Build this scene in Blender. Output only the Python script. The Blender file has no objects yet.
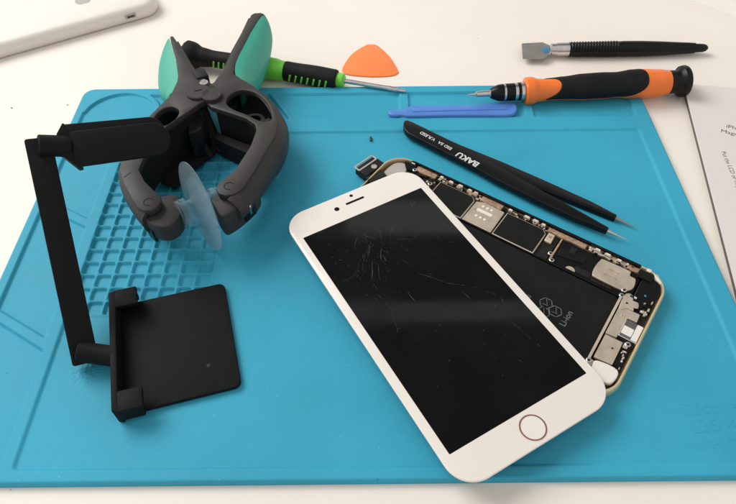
import bpy, bmesh, math, random
import numpy as np
from mathutils import Vector, Matrix

random.seed(7)
MM = 0.001
scn = bpy.context.scene
COL = scn.collection
PI = math.pi

# ------------------------------------------------------------------ materials
def mat(name, col, rough=.5, metal=0., var=.06, vscale=60., bump=0., bscale=900., spec=.5, coat=0., sss=0.):
    m = bpy.data.materials.new(name); m.use_nodes = True
    nt = m.node_tree; b = nt.nodes['Principled BSDF']
    tc = nt.nodes.new('ShaderNodeTexCoord')
    n = nt.nodes.new('ShaderNodeTexNoise'); n.inputs['Scale'].default_value = vscale; n.inputs['Detail'].default_value = 5
    nt.links.new(tc.outputs['Object'], n.inputs['Vector'])
    r = nt.nodes.new('ShaderNodeValToRGB')
    r.color_ramp.elements[0].position = .3; r.color_ramp.elements[1].position = .7
    r.color_ramp.elements[0].color = (*[c*(1-var) for c in col], 1)
    r.color_ramp.elements[1].color = (*[min(1, c*(1+var)) for c in col], 1)
    nt.links.new(n.outputs['Fac'], r.inputs['Fac']); nt.links.new(r.outputs['Color'], b.inputs['Base Color'])
    mr = nt.nodes.new('ShaderNodeMapRange'); mr.inputs['To Min'].default_value = max(0, rough*.85); mr.inputs['To Max'].default_value = min(1, rough*1.15)
    nt.links.new(n.outputs['Fac'], mr.inputs['Value']); nt.links.new(mr.outputs['Result'], b.inputs['Roughness'])
    b.inputs['Metallic'].default_value = metal
    b.inputs['Specular IOR Level'].default_value = spec
    b.inputs['Coat Weight'].default_value = coat
    if sss: b.inputs['Subsurface Weight'].default_value = sss; b.inputs['Subsurface Scale'].default_value = .002
    if bump:
        n2 = nt.nodes.new('ShaderNodeTexNoise'); n2.inputs['Scale'].default_value = bscale; n2.inputs['Detail'].default_value = 4
        nt.links.new(tc.outputs['Object'], n2.inputs['Vector'])
        bp = nt.nodes.new('ShaderNodeBump'); bp.inputs['Strength'].default_value = bump; bp.inputs['Distance'].default_value = .0004
        nt.links.new(n2.outputs['Fac'], bp.inputs['Height']); nt.links.new(bp.outputs['Normal'], b.inputs['Normal'])
    return m

M = {}
M['table'] = mat('warm_white_laminate', (.83, .77, .70), .45, var=.03, vscale=9, bump=.12, bscale=500, spec=.3)
M['mat'] = mat('blue_silicone', (.041, .352, .508), .55, var=.09, vscale=18, bump=.25, bscale=1500, spec=.2)
M['white_glass'] = mat('white_front_glass', (.80, .75, .69), .14, var=.015, vscale=40, spec=.5)
M['black_glass'] = mat('black_screen_glass', (.004, .004, .0045), .02, var=.3, vscale=30, spec=.45)
M['scratch'] = mat('scratched_glass', (.11, .11, .11), .4, var=.7, vscale=200)
M['grey_frame'] = mat('grey_plastic_frame', (.42, .40, .37), .4, bump=.1)
M['rose'] = mat('rose_metal', (.62, .36, .27), .25, metal=.9, var=.1)
M['gold'] = mat('champagne_aluminium', (.80, .63, .38), .27, metal=.6, var=.05, bump=.08, bscale=3000)
M['black'] = mat('matte_black_plastic', (.0045, .0045, .005), .34, var=.25, vscale=80, bump=.05, bscale=1500, spec=.24)
M['black_soft'] = mat('black_rubber', (.008, .008, .008), .6, var=.3, vscale=120, bump=.3, bscale=2500, spec=.2)
M['stand_black'] = mat('stand_black_plastic', (.0075, .0075, .0078), .62, var=.2, vscale=60, bump=.1, bscale=2200, spec=.13)
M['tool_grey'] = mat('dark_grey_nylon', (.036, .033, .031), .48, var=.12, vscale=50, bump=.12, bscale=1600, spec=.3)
M['tool_dark'] = mat('shadowed_black_nylon', (.014, .013, .013), .55, var=.15, bump=.1, spec=.2)  # darker than the grey nylon: inner-wall shade put into the colour; black parts too
M['teal'] = mat('teal_rubber', (.042, .37, .265), .5, var=.06, vscale=50, bump=.12, bscale=2200)
M['steel'] = mat('polished_steel', (.62, .61, .60), .25, metal=1, var=.12, vscale=200)
M['blade'] = mat('brushed_blade_steel', (.33, .32, .30), .42, metal=.7, var=.12, vscale=150)
M['orange'] = mat('orange_plastic', (.90, .19, .025), .34, var=.05, spec=.5)
M['pick'] = mat('orange_pick_plastic', (.93, .24, .06), .4, var=.03)
M['blue'] = mat('translucent_blue_nylon', (.09, .23, .62), .33, var=.1, vscale=60, sss=.15)
M['green'] = mat('lime_plastic', (.17, .62, .05), .35, var=.06)
M['silver_plate'] = mat('nickel_shield', (.66, .57, .46), .3, metal=.5, var=.12, vscale=250, bump=.2)
M['beige'] = mat('beige_outline_metal', (.66, .57, .45), .35, metal=.4, var=.1)
M['copper'] = mat('copper_foil', (.50, .33, .22), .42, metal=.45, var=.35, vscale=500, bump=.4)
M['white_plastic'] = mat('white_plastic', (.78, .73, .68), .4, var=.04, bump=.1)
M['case_white'] = mat('white_silicone_case', (.76, .71, .655), .5, var=.02, bump=.1, sss=.1)
M['case_grey'] = mat('grey_logo', (.40, .37, .35), .5)
M['paper'] = mat('paper', (.72, .655, .63), .75, var=.02, vscale=30, bump=.2)
M['sheet'] = mat('white_card', (.86, .82, .74), .7, var=.02)
M['pad_core'] = mat('brown_board_core', (.13, .11, .095), .8)
M['ink'] = mat('printed_ink', (.05, .045, .045), .7)
M['label_white'] = mat('white_print', (.62, .62, .6), .6)
M['label_grey'] = mat('grey_print', (.16, .16, .16), .6)
M['pcb'] = mat('dark_circuit_board', (.012, .012, .010), .45, var=.6, vscale=900, bump=.4, spec=.3)
M['battery'] = mat('black_battery_wrap', (.007, .0065, .0065), .36, var=.25, vscale=60, bump=.05, spec=.3)
M['sticker'] = mat('black_shield_sticker', (.006, .006, .006), .42, var=.25, vscale=120, spec=.25)
M['crumb'] = mat('dark_crumb', (.03, .04, .045), .7)
M['dab'] = mat('blue_adhesive', (.04, .20, .36), .4)

# table: extra specks
nt = M['table'].node_tree; bs = nt.nodes['Principled BSDF']
old = bs.inputs['Base Color'].links[0].from_socket
tc = nt.nodes.new('ShaderNodeTexCoord'); vo = nt.nodes.new('ShaderNodeTexNoise'); vo.inputs['Scale'].default_value = 260; vo.inputs['Detail'].default_value = 1
nt.links.new(tc.outputs['Object'], vo.inputs['Vector'])
rp = nt.nodes.new('ShaderNodeValToRGB'); rp.color_ramp.elements[0].position = .80; rp.color_ramp.elements[1].position = .83
nt.links.new(vo.outputs['Fac'], rp.inputs['Fac'])
mx = nt.nodes.new('ShaderNodeMix'); mx.data_type = 'RGBA'
nt.links.new(rp.outputs['Color'], mx.inputs['Factor']); nt.links.new(old, mx.inputs['A']); mx.inputs['B'].default_value = (.45, .38, .33, 1)
nt.links.new(mx.outputs['Result'], bs.inputs['Base Color'])

def dust(key, scale, thr, col, soft=.02):
    m = M[key]; nt = m.node_tree; b = nt.nodes['Principled BSDF']; src = b.inputs['Base Color'].links[0].from_socket
    tc = nt.nodes.new('ShaderNodeTexCoord'); n = nt.nodes.new('ShaderNodeTexNoise'); n.inputs['Scale'].default_value = scale; n.inputs['Detail'].default_value = 2
    nt.links.new(tc.outputs['Object'], n.inputs['Vector'])
    r = nt.nodes.new('ShaderNodeValToRGB'); r.color_ramp.elements[0].position = thr; r.color_ramp.elements[1].position = thr+soft
    nt.links.new(n.outputs['Fac'], r.inputs['Fac'])
    x = nt.nodes.new('ShaderNodeMix'); x.data_type = 'RGBA'
    nt.links.new(r.outputs['Color'], x.inputs['Factor']); nt.links.new(src, x.inputs['A']); x.inputs['B'].default_value = (*col, 1)
    nt.links.new(x.outputs['Result'], b.inputs['Base Color'])
dust('stand_black', 1800, .77, (.05, .05, .05)); dust('black_soft', 1600, .74, (.05, .05, .045)); dust('black', 1500, .77, (.045, .045, .045))
dust('tool_grey', 900, .74, (.11, .10, .09)); dust('mat', 700, .745, (.14, .48, .60)); dust('mat', 520, .79, (.02, .17, .26))
dust('battery', 1200, .76, (.05, .05, .045)); dust('orange', 700, .74, (.55, .10, .02)); dust('case_white', 500, .77, (.55, .5, .45))
def smudge(key, lo, hi, scale=22):
    nt = M[key].node_tree; b = nt.nodes['Principled BSDF']
    tc = nt.nodes.new('ShaderNodeTexCoord'); n = nt.nodes.new('ShaderNodeTexNoise'); n.inputs['Scale'].default_value = scale; n.inputs['Detail'].default_value = 6; n.inputs['Distortion'].default_value = 1.2
    nt.links.new(tc.outputs['Object'], n.inputs['Vector'])
    mr = nt.nodes.new('ShaderNodeMapRange'); mr.inputs['From Min'].default_value = .42; mr.inputs['From Max'].default_value = .68
    mr.inputs['To Min'].default_value = lo; mr.inputs['To Max'].default_value = hi
    nt.links.new(n.outputs['Fac'], mr.inputs['Value']); nt.links.new(mr.outputs['Result'], b.inputs['Roughness'])
smudge('black_glass', .03, .10); smudge('white_glass', .10, .3, 30)

def clear_mat():
    m = bpy.data.materials.new('clear_vinyl'); m.use_nodes = True; nt = m.node_tree
    b = nt.nodes['Principled BSDF']; out = nt.nodes['Material Output']
    b.inputs['Base Color'].default_value = (.38, .53, .60, 1); b.inputs['Roughness'].default_value = .08
    b.inputs['Coat Weight'].default_value = .4
    tr = nt.nodes.new('ShaderNodeBsdfTransparent'); tr.inputs['Color'].default_value = (.90, .95, .97, 1)
    lw = nt.nodes.new('ShaderNodeLayerWeight'); lw.inputs['Blend'].default_value = .35
    mr = nt.nodes.new('ShaderNodeMapRange'); mr.inputs['To Min'].default_value = .07; mr.inputs['To Max'].default_value = .6
    nt.links.new(lw.outputs['Facing'], mr.inputs['Value'])
    mx = nt.nodes.new('ShaderNodeMixShader')
    nt.links.new(mr.outputs['Result'], mx.inputs['Fac']); nt.links.new(tr.outputs[0], mx.inputs[1]); nt.links.new(b.outputs[0], mx.inputs[2])
    nt.links.new(mx.outputs[0], out.inputs['Surface'])
    return m
M['clear'] = clear_mat()

# ------------------------------------------------------------------ helpers (all in millimetres)
def finish(name, bm, m, parent=None, smooth=True, world=False, label=None, ang=35):
    """bm in mm; world=True: coordinates are world mm and parent is an unrotated empty"""
    if world and parent is not None:
        root = parent
        off = Vector((0, 0, 0))
        while root is not None:
            off += root.location/MM; root = root.parent
        bmesh.ops.translate(bm, vec=-off, verts=bm.verts)
    bmesh.ops.recalc_face_normals(bm, faces=bm.faces)
    bmesh.ops.scale(bm, vec=(MM, MM, MM), verts=bm.verts)
    if smooth:
        for f in bm.faces: f.smooth = True
        for e in bm.edges:
            if len(e.link_faces) == 2 and e.calc_face_angle(0) > math.radians(ang): e.smooth = False
    me = bpy.data.meshes.new(name); bm.to_mesh(me); bm.free()
    me.materials.append(m)
    o = bpy.data.objects.new(name, me); COL.objects.link(o)
    if parent is not None: o.parent = parent
    if label: o['label'] = label
    return o

def thing(name, label, cat, loc=(0, 0, 0), rz=0, group=None):
    o = bpy.data.objects.new(name, None); COL.objects.link(o)
    o.location = Vector(loc)*MM; o.rotation_euler = (0, 0, rz); o.empty_display_size = .01
    o['label'] = label; o['category'] = cat
    if group: o['group'] = group
    return o

def tag(o, label, cat, group=None):
    o['label'] = label; o['category'] = cat
    if group: o['group'] = group
    return o

def rr(w, h, r, cx=0, cy=0, n=8, rz=0):
    pts = []
    for sx, sy, a0 in ((1, 1, 0), (-1, 1, 90), (-1, -1, 180), (1, -1, 270)):
        for i in range(n+1):
            a = math.radians(a0+90*i/n)
            pts.append((sx*(w/2-r)+r*math.cos(a), sy*(h/2-r)+r*math.sin(a)))
    c, s = math.cos(rz), math.sin(rz)
    return [(cx+x*c-y*s, cy+x*s+y*c) for x, y in pts]

def spline(pts, n=6, closed=True):
    out = []; N = len(pts)
    rng = range(N) if closed else range(N-1)
    for i in rng:
        g = (lambda k: pts[k % N]) if closed else (lambda k: pts[min(max(k, 0), N-1)])
        p0, p1, p2, p3 = g(i-1), g(i), g(i+1), g(i+2)
        for j in range(n):
            t = j/n
            out.append(tuple(.5*(2*b+(c-a)*t+(2*a-5*b+4*c-d)*t*t+(3*b-a-3*c+d)*t**3) for a, b, c, d in zip(p0, p1, p2, p3)))
    if not closed: out.append(pts[-1])
    return out

def bevel(bm, off, seg=2, ang=40):
    es = [e for e in bm.edges if len(e.link_faces) == 2 and e.calc_face_angle(0) > math.radians(ang)]
    if es: bmesh.ops.bevel(bm, geom=es, offset=off, segments=seg, affect='EDGES', profile=.5, clamp_overlap=True)

def prism(poly, z0, z1, bev=0, seg=2, bm=None, holes=()):
    new = bmesh.new()
    if holes:
        es = []
        for lp in [poly]+list(holes):
            vs = [new.verts.new((x, y, z0)) for x, y in lp]
            es += [new.edges.new((vs[i], vs[(i+1) % len(vs)])) for i in range(len(vs))]
        bmesh.ops.triangle_fill(new, edges=es, use_beauty=True)
        fs = list(new.faces)
    else:
        fs = [new.faces.new([new.verts.new((x, y, z0)) for x, y in poly])]
    r = bmesh.ops.extrude_face_region(new, geom=fs)
    bmesh.ops.translate(new, vec=(0, 0, z1-z0), verts=[v for v in r['geom'] if isinstance(v, bmesh.types.BMVert)])
    bmesh.ops.recalc_face_normals(new, faces=new.faces)
    if bev: bevel(new, bev, seg)
    return join(bm, new)

def join(bm, new):
    if bm is None: return new
    me = bpy.data.meshes.new('t'); new.to_mesh(me); new.free(); bm.from_mesh(me); bpy.data.meshes.remove(me)
    return bm

def box(cx, cy, cz, sx, sy, sz, rz=0, bev=0, bm=None, mtx=None):
    new = bmesh.new(); bmesh.ops.create_cube(new, size=1)
    bmesh.ops.scale(new, vec=(sx, sy, sz), verts=new.verts)
    if bev: bevel(new, bev, 2)
    if rz: bmesh.ops.rotate(new, cent=(0, 0, 0), matrix=Matrix.Rotation(rz, 3, 'Z'), verts=new.verts)
    bmesh.ops.translate(new, vec=(cx, cy, cz), verts=new.verts)
    if mtx is not None: bmesh.ops.transform(new, matrix=mtx, verts=new.verts)
    return join(bm, new)

def lathe(P0, P1, prof, n=32, bm=None, ridges=None):
    """profile [(distance along axis in mm, radius)] from P0 towards P1"""
    new = bmesh.new(); P0 = Vector(P0); d = (Vector(P1)-P0).normalized()
    u = d.cross(Vector((0, 0, 1)));  u = u.normalized() if u.length > 1e-4 else Vector((1, 0, 0)); v = u.cross(d)
    rings = []
    for t, r in prof:
        if r < 1e-4: rings.append([new.verts.new(P0+d*t)])
        else: rings.append([new.verts.new(P0+d*t+u*r*math.cos(2*PI*i/n)+v*r*math.sin(2*PI*i/n)) for i in range(n)])
    for a, b in zip(rings, rings[1:]):
        for i in range(n):
            j = (i+1) % n
            q = [a[i % len(a)], a[j % len(a)], b[j % len(b)], b[i % len(b)]]
            q2 = []
            for x in q:
                if x not in q2: q2.append(x)
            if len(q2) > 2: new.faces.new(q2)
    for rg in (rings[0], rings[-1]):
        if len(rg) > 2: new.faces.new(rg)
    bmesh.ops.recalc_face_normals(new, faces=new.faces)
    return join(bm, new)

def wall(pl, z1, z0s, th, side=1, bm=None, bulge=0, bev=.6):
    """upright wall along an open plan polyline; z0s is the bottom height per point"""
    new = bmesh.new(); N = len(pl); R = []
    for i, (x, y) in enumerate(pl):
        a = Vector(pl[max(i-1, 0)]); b = Vector(pl[min(i+1, N-1)]); t = (b-a).normalized(); nn = Vector((t.y, -t.x))*side
        z0 = z0s[i] if isinstance(z0s, (list, tuple)) else z0s
        ring = []
        K = 7
        for k in range(K+1):
            f = k/K; z = z1+(z0-z1)*f; o = bulge*math.sin(PI*min(1, f*1.0)**.7)
            ring.append(new.verts.new((x+nn.x*o, y+nn.y*o, z)))
        for k in range(K, -1, -1):
            f = k/K; z = z1+(z0-z1)*f; o = bulge*math.sin(PI*min(1, f*1.0)**.7)-th
            ring.append(new.verts.new((x+nn.x*o, y+nn.y*o, z)))
        R.append(ring)
    L = len(R[0])
    for a, b in zip(R, R[1:]):
        for i in range(L):
            j = (i+1) % L; new.faces.new((a[i], a[j], b[j], b[i]))
    new.faces.new(R[0]); new.faces.new(R[-1])
    bmesh.ops.recalc_face_normals(new, faces=new.faces)
    return join(bm, new)

def text_bm(txt, size, loc, rz, ext=.05, mtx=None, bold=0):
    cu = bpy.data.curves.new('lettering', 'FONT'); cu.body = txt; cu.size = size; cu.extrude = ext; cu.resolution_u = 3; cu.offset = bold
    ob = bpy.data.objects.new('lettering', cu); COL.objects.link(ob)
    dg = bpy.context.evaluated_depsgraph_get(); me = bpy.data.meshes.new_from_object(ob.evaluated_get(dg))
    bm = bmesh.new(); bm.from_mesh(me)
    bpy.data.objects.remove(ob); bpy.data.curves.remove(cu); bpy.data.meshes.remove(me)
    bmesh.ops.rotate(bm, cent=(0, 0, 0), matrix=Matrix.Rotation(rz, 3, 'Z'), verts=bm.verts)
    bmesh.ops.translate(bm, vec=loc, verts=bm.verts)
    if mtx is not None: bmesh.ops.transform(bm, matrix=mtx, verts=bm.verts)
    return bm

# ------------------------------------------------------------------ table
bm = bmesh.new(); bmesh.ops.create_grid(bm, x_segments=2, y_segments=2, size=1500)
t = finish('table', bm, M['table']); t.location = (0, .25, 0); t['kind'] = 'structure'

# ------------------------------------------------------------------ work mat (one carved silicone sheet)
X0, X1, Y0, Y1 = -179.5, 172.0, 87.0, 338.0
TOP, FLOOR, TRAY, CELL = 3.7, 2.6, 2.1, 1.25
def sdrr(X, Y, x0, x1, y0, y1, r):
    qx = np.abs(X-(x0+x1)/2)-(x1-x0)/2+r; qy = np.abs(Y-(y0+y1)/2)-(y1-y0)/2+r
    return np.hypot(np.maximum(qx, 0), np.maximum(qy, 0))+np.minimum(np.maximum(qx, qy), 0)-r
def build_mat():
    st = .5
    xs = np.arange(X0-.5, X1+.51, st); ys = np.arange(Y0-.5, Y1+.51, st)
    X, Y = np.meshgrid(xs, ys)
    Z = np.full_like(X, TOP)
    def carve(Z, sd, floor, w=.7):
        k = np.clip(.5-sd/w, 0, 1); k = k*k*(3-2*k)
        return Z*(1-k)+np.minimum(Z, floor)*k
    # main work area
    Z = carve(Z, sdrr(X, Y, -140.5, 162.0, 92.3, 293.8, 2.0), FLOOR, 1.6)
    # raised reference line above the main area is the band between the two recesses
    # top strip trays
    def halfplane(px, py, qx, qy):  # >0 on the right-hand side of p->q
        dx, dy = qx-px, qy-py; L = math.hypot(dx, dy); return ((X-px)*dy-(Y-py)*dx)/L
    strip = sdrr(X, Y, -138, 20.5, 306.5, 331.2, 1.0)
    Z = carve(Z, np.maximum(strip, halfplane(-58.5, 331, -45, 308)), TRAY)
    Z = carve(Z, np.maximum(np.maximum(strip, -halfplane(-61.5, 331, -48, 308)), 25.5-np.hypot(X+152, Y-311)), TRAY)
    Z = carve(Z, sdrr(X, Y, 26.2, 96.5, 306.5, 331.2, 1.0), TRAY)
    Z = carve(Z, sdrr(X, Y, 102.2, 164.0, 306.5, 331.2, 1.0), TRAY)
    # left column: round-headed tray, middle and lower trays with slanted ends
    circ = np.hypot(X+152, Y-311)-22
    colu = sdrr(X, Y, -174.5, -147.2, 200, 315, 1.0)
    key = np.minimum(circ, colu)
    Z = carve(Z, np.maximum(key, halfplane(-174, 241, -150, 227.5)), TRAY)
    mid = sdrr(X, Y, -174.5, -147.2, 140, 245, 1.0)
    mid = np.maximum(mid, np.maximum(-halfplane(-174, 235, -150, 221.5), halfplane(-172, 167.6, -150, 154.8)))
    Z = carve(Z, mid, TRAY)
    low = np.maximum(sdrr(X, Y, -174.5, -146.0, 92.5, 175, 1.0), -halfplane(-171, 161.3, -147, 147))
    Z = carve(Z, low, TRAY)
    # grid of small wells
    P = 8.12; Q = 8.02
    gx = -137.2-P/2; gy = 169.2-Q/2; nx, ny = 8, 15
    inside = (X > gx) & (X < gx+nx*P) & (Y > gy) & (Y < gy+ny*Q)
    # the first well of the lowest row is missing, as on the mat
    lx = np.mod(X-gx, P)-P/2; ly = np.mod(Y-gy, Q)-Q/2
    h = 3.35; r = 1.15
    qx = np.abs(lx)-h+r; qy = np.abs(ly)-h+r
    cell = np.hypot(np.maximum(qx, 0), np.maximum(qy, 0))+np.minimum(np.maximum(qx, qy), 0)-r
    cell = np.where(inside, cell, 5)
    plate = sdrr(X, Y, gx-.7, gx+nx*P+.7, gy-.7, gy+ny*Q+.7, 1)
    Z = np.where(plate < .2, np.maximum(Z, FLOOR+.25*np.clip((.2-plate)/.5, 0, 1)), Z)
    k = np.clip(.5-cell/.75, 0, 1); k = k*k*(3-2*k); Z = Z-(Z-CELL+.0)*k*1.0
    # worn embossed patch near the stand
    rs = np.random.RandomState(3)
    pch = np.exp(-(((X+124)/9)**2+((Y-136)/6)**2))
    nz = rs.rand(*X.shape); nz = (nz > .8)*1.0
    Z = Z+pch*nz*.35*(pch > .2)
    # slight unevenness of a soft sheet
    Z = Z+.05*np.sin(X/31+1)*np.sin(Y/23)
    # rounded outer corners and softened edge
    o = sdrr(X, Y, X0, X1, Y0, Y1, 7)
    Z = np.where(o > 0, -.3, Z-np.clip(o+.8, 0, .8)**2*.7)
    ny_, nx_ = X.shape
    V = np.stack([X.ravel()*MM, (Y.ravel())*MM, Z.ravel()*MM], 1).astype(np.float32)
    idx = np.arange(nx_*ny_).reshape(ny_, nx_)
    F = np.stack([idx[:-1, :-1], idx[:-1, 1:], idx[1:, 1:], idx[1:, :-1]], -1).reshape(-1, 4)
    oc = o[:-1, :-1]
    keep = (np.minimum(np.minimum(o[:-1, :-1], o[1:, :-1]), np.minimum(o[:-1, 1:], o[1:, 1:])) <= 0).ravel()
    F = F[keep]
    me = bpy.data.meshes.new('work_mat')
    me.vertices.add(len(V)); me.vertices.foreach_set('co', V.ravel())
    me.loops.add(F.size); me.loops.foreach_set('vertex_index', F.ravel().astype(np.int32))
    me.polygons.add(len(F)); me.polygons.foreach_set('loop_start', np.arange(0, F.size, 4, dtype=np.int32))
    me.polygons.foreach_set('loop_total', np.full(len(F), 4, dtype=np.int32))
    me.update(calc_edges=True); me.validate()
    me.polygons.foreach_set('use_smooth', np.ones(len(me.polygons), dtype=bool))
    me.materials.append(M['mat'])
    o = bpy.data.objects.new('work_mat', me); COL.objects.link(o)
    return o
wm = build_mat()
tag(wm, 'blue silicone repair mat with moulded trays and a grid of small wells', 'mat')
bm = text_bm('Silicone', 8.2, (129.5, 112.5, FLOOR+.02), math.radians(4), .10)
join(bm, text_bm('L35 \u00d7 25', 8.2, (131.5, 105.0, FLOOR+.02), math.radians(4), .10))
join(bm, text_bm('heat-proof', 7.0, (126.0, 97.8, FLOOR+.02), math.radians(4), .08))
finish('embossed_lettering', bm, M['mat'], wm, smooth=False)

# ------------------------------------------------------------------ phone housing (opened, no screen)
HZ = 2.75
hs = thing('phone_housing', 'opened gold phone housing with battery and circuit boards exposed, lying under the white display', 'phone housing', (57.1, 192.5, HZ), .951)
def sweep_rr(w, h, r, prof, n=10):
    new = bmesh.new(); rings = []
    base = rr(w, h, r, n=n); N = len(base)
    nrm = []
    for k, (sx, sy, a0) in enumerate(((1, 1, 0), (-1, 1, 90), (-1, -1, 180), (1, -1, 270))):
        for i in range(n+1):
            a = math.radians(a0+90*i/n); nrm.append((math.cos(a), math.sin(a)))
    for (x, y), (nx, ny) in zip(base, nrm): rings.append([new.verts.new((x-nx*i, y-ny*i, z)) for i, z in prof])
    L = len(prof)
    for k in range(N):
        a, b = rings[k], rings[(k+1) % N]
        for i in range(L):
            j = (i+1) % L; new.faces.new((a[i], a[j], b[j], b[i]))
    bmesh.ops.recalc_face_normals(new, faces=new.faces)
    return new
prof = [(3.0, 0), (1.6, .15), (.7, .8), (.15, 2.0), (0, 3.4), (.15, 4.8), (.6, 6.0), (1.15, 6.6), (1.45, 6.65), (1.65, 6.4), (1.7, 6.0), (1.7, .9), (3.0, .9)]
finish('frame', sweep_rr(77.9, 158.2, 12.5, prof), M['gold'], hs, ang=50)
finish('back_shell', prism(rr(73.4, 153.8, 10), .4, 1.2), M['sticker'], hs)
# black seal strip along the rim
prof2 = [(1.75, 6.55), (1.75, 7.0), (2.6, 7.0), (2.6, 5.0), (2.2, 5.0)]
finish('rim_gasket', prism([(36.9, -64), (38.15, -64), (38.15, 64), (37.4, 66.5), (36.9, 66)], 5.2, 6.95, .2, 1), M['black'], hs)
def P(name, poly, z0, z1, m, bev=.15, parent=None, label=None):
    return finish(name, prism(poly, z0, z1, bev, 1), M[m], parent or hs, label=label)
bat = P('battery', rr(50, 118, 2, -9.8, -2.9), 1.25, 5.2, 'battery', .5)
# print on the battery: three little hexagon arrows and the cell type
bm = text_bm('Li-ion', 4.1, (-14.4, -48.0, 5.22), 0, .02)
join(bm, text_bm('III', 3.0, (-9.6, -28.5, 5.22), 0, .02))
for hx, hy, rad in ((-12.6, -36.6, 3.1), (-7.2, -35.6, 3.1), (-8.9, -41.0, 3.1)):
    for k in range(6):
        a0 = PI/6+k*PI/3; a1 = a0+PI/3
        p = Vector((hx+rad*math.cos(a0), hy+rad*math.sin(a0))); q = Vector((hx+rad*math.cos(a1), hy+rad*math.sin(a1)))
        mid = (p+q)/2; d = q-p
        box(mid.x, mid.y, 5.23, d.length*.92, .28, .05, math.atan2(d.y, d.x), bm=bm)
    for k in range(2): box(hx+rad*.3*(1-2*k), hy, 5.23, rad*.9, .22, .05, k*1.2+.5, bm=bm)
finish('printed_symbols', bm, M['label_grey'], bat, smooth=False)
P('battery_tray_edge', [(-35.5, -62.6), (15.6, -62.0), (15.6, -63.2), (-35.5, -63.8)], 1.25, 5.9, 'beige')
P('battery_tray_edge', [(15.3, -61.8), (16.2, -61.8), (16.2, 60), (15.3, 60)], 1.25, 5.7, 'black')
# logic board
P('circuit_board', [(16.3, -24.5), (36.6, -24.5), (36.6, 62), (33, 66), (22, 66), (16.3, 60)], 1.25, 4.3, 'pcb', .1)
def shield(y0, y1, x0=15.9, x1=33.2, notch=2.2, tilt=.0):
    o = P('shield_can', [(x0, y0), (x1-notch, y0), (x1, y0+notch), (x1, y1), (x0, y1)], 4.3, 5.9, 'beige', .2)
    i = .45
    P('black_sticker', [(x0+i, y0+i), (x1-notch-i*.4, y0+i), (x1-i, y0+notch+i*.4), (x1-i, y1-i), (x0+i, y1-i)], 5.9, 6.02, 'sticker', 0, o)
shield(23.0, 45.2); shield(-17.6, 5.0)
sim = P('sim_tray', [(16.3, 5.9), (32.8, 6.3), (33.2, 18), (31.5, 22.2), (16.3, 22.4)], 4.3, 5.7, 'silver_plate', .25)
P('contact_bar', rr(2.0, 8.6, .3, 26.6, 14.8), 5.7, 5.85, 'white_plastic', 0, sim)
for y in (17.4, 14.9, 12.5):
    P('contact_pad', rr(1.5, 1.3, .3, 30.0, y), 5.7, 5.84, 'white_plastic', 0, sim)
    P('contact_pad', rr(1.5, 1.3, .3, 22.3, y), 5.7, 5.84, 'white_plastic', 0, sim)
P('contact_pad', rr(1.2, 1.0, .3, 26, 20.0), 5.7, 5.83, 'copper', 0, sim)
# copper foils along the long edge
for y0, y1, x0, x1 in ((8.8, 21.0, 33.4, 36.9), (-37.5, -17.2, 33.7, 36.6), (49.2, 61.5, 33.4, 37.2), (-64.0, -58.5, 33.6, 36.3), (24, 30, 34.6, 36.4)):
    ring = [(x0, y0+.8)]; k = 8
    pts = [(x0+random.uniform(-.3, .4), y0+(y1-y0)*i/k) for i in range(k+1)]
    P('copper_foil', pts+[(x1, y1), (x1, y0)], 4.32, 5.6+random.uniform(-.2, .2), 'copper', .1)
# bright spring clips and small components
for y, x, l in ((28.8, 36.3, 2.6), (25.2, 36.7, 2.6), (34.6, 36.4, 3.0), (40.2, 36.0, 2.8), (-4.8, 36.1, 3.4), (-9.6, 36.2, 3.4), (4.4, 35.6, 2.4), (-14.0, 36.0, 2.4), (-43.0, 36.0, 3.0), (-48.2, 35.9, 3.2), (-54.0, 35.6, 2.6), (46.2, 36.4, 2.2)):
    o = P('spring_clip', rr(1.5, l, .3, x, y), 4.3, 6.2, 'silver_plate', .25)
    P('bright_pad', rr(.8, l*.7, .2, x+.1, y), 6.2, 6.32, 'white_plastic', 0, o)
for i in range(60):
    y = random.uniform(-22, 60); x = random.uniform(33.8, 36.6)
    if 9 < y < 21 or -38 < y < -17 or y > 49: continue
    s = random.uniform(.5, 1.3)
    P('chip', rr(s, s*random.uniform(.7, 1.8), .1, x, y, n=1), 4.3, 4.9+random.uniform(0, .9), random.choice(['pcb', 'beige', 'beige', 'copper', 'sticker', 'silver_plate']), 0)
for i in range(22):   # crowded top of the board
    y = random.uniform(46.5, 61); x = random.uniform(23, 33)
    s = random.uniform(.7, 2.0)
    P('chip', rr(s, s*random.uniform(.6, 1.6), .1, x, y, n=1), 4.3, 5.0+random.uniform(0, .8), random.choice(['sticker', 'beige', 'copper', 'sticker', 'silver_plate', 'pcb']), 0)
P('gold_connector', [(27.0, -18.6), (33.0, -18.4), (33.0, -21.8), (27.0, -22.2)], 4.31, 5.9, 'beige', .3)
P('connector_socket', rr(1.6, 1.6, .3, 30.5, -20.2), 5.9, 6.0, 'copper', 0)
def screw(x, y, z, r=1.25):
    o = finish('screw', lathe((x, y, z), (x, y, z+9), [(-.7, r), (.45, r), (.6, r*.8), (.45, r*.35)], 14), M['steel'], hs)
    finish('screw_recess', lathe((x, y, z), (x, y, z+9), [(.5, r*.42), (.64, r*.42)], 6), M['sticker'], o)
for s in ((20.8, -24.8, 5.6), (17.6, -27.0, 5.2), (28.6, 49.0, 5.6), (33.2, 61.6, 5.4), (16.4, -62.6, 5.6), (13.2, -66.0, 5.7), (-7.6, -74.4, 5.8), (-24.5, -63.4, 5.6), (19.6, -62.4, 5.9)): screw(*s)
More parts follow.
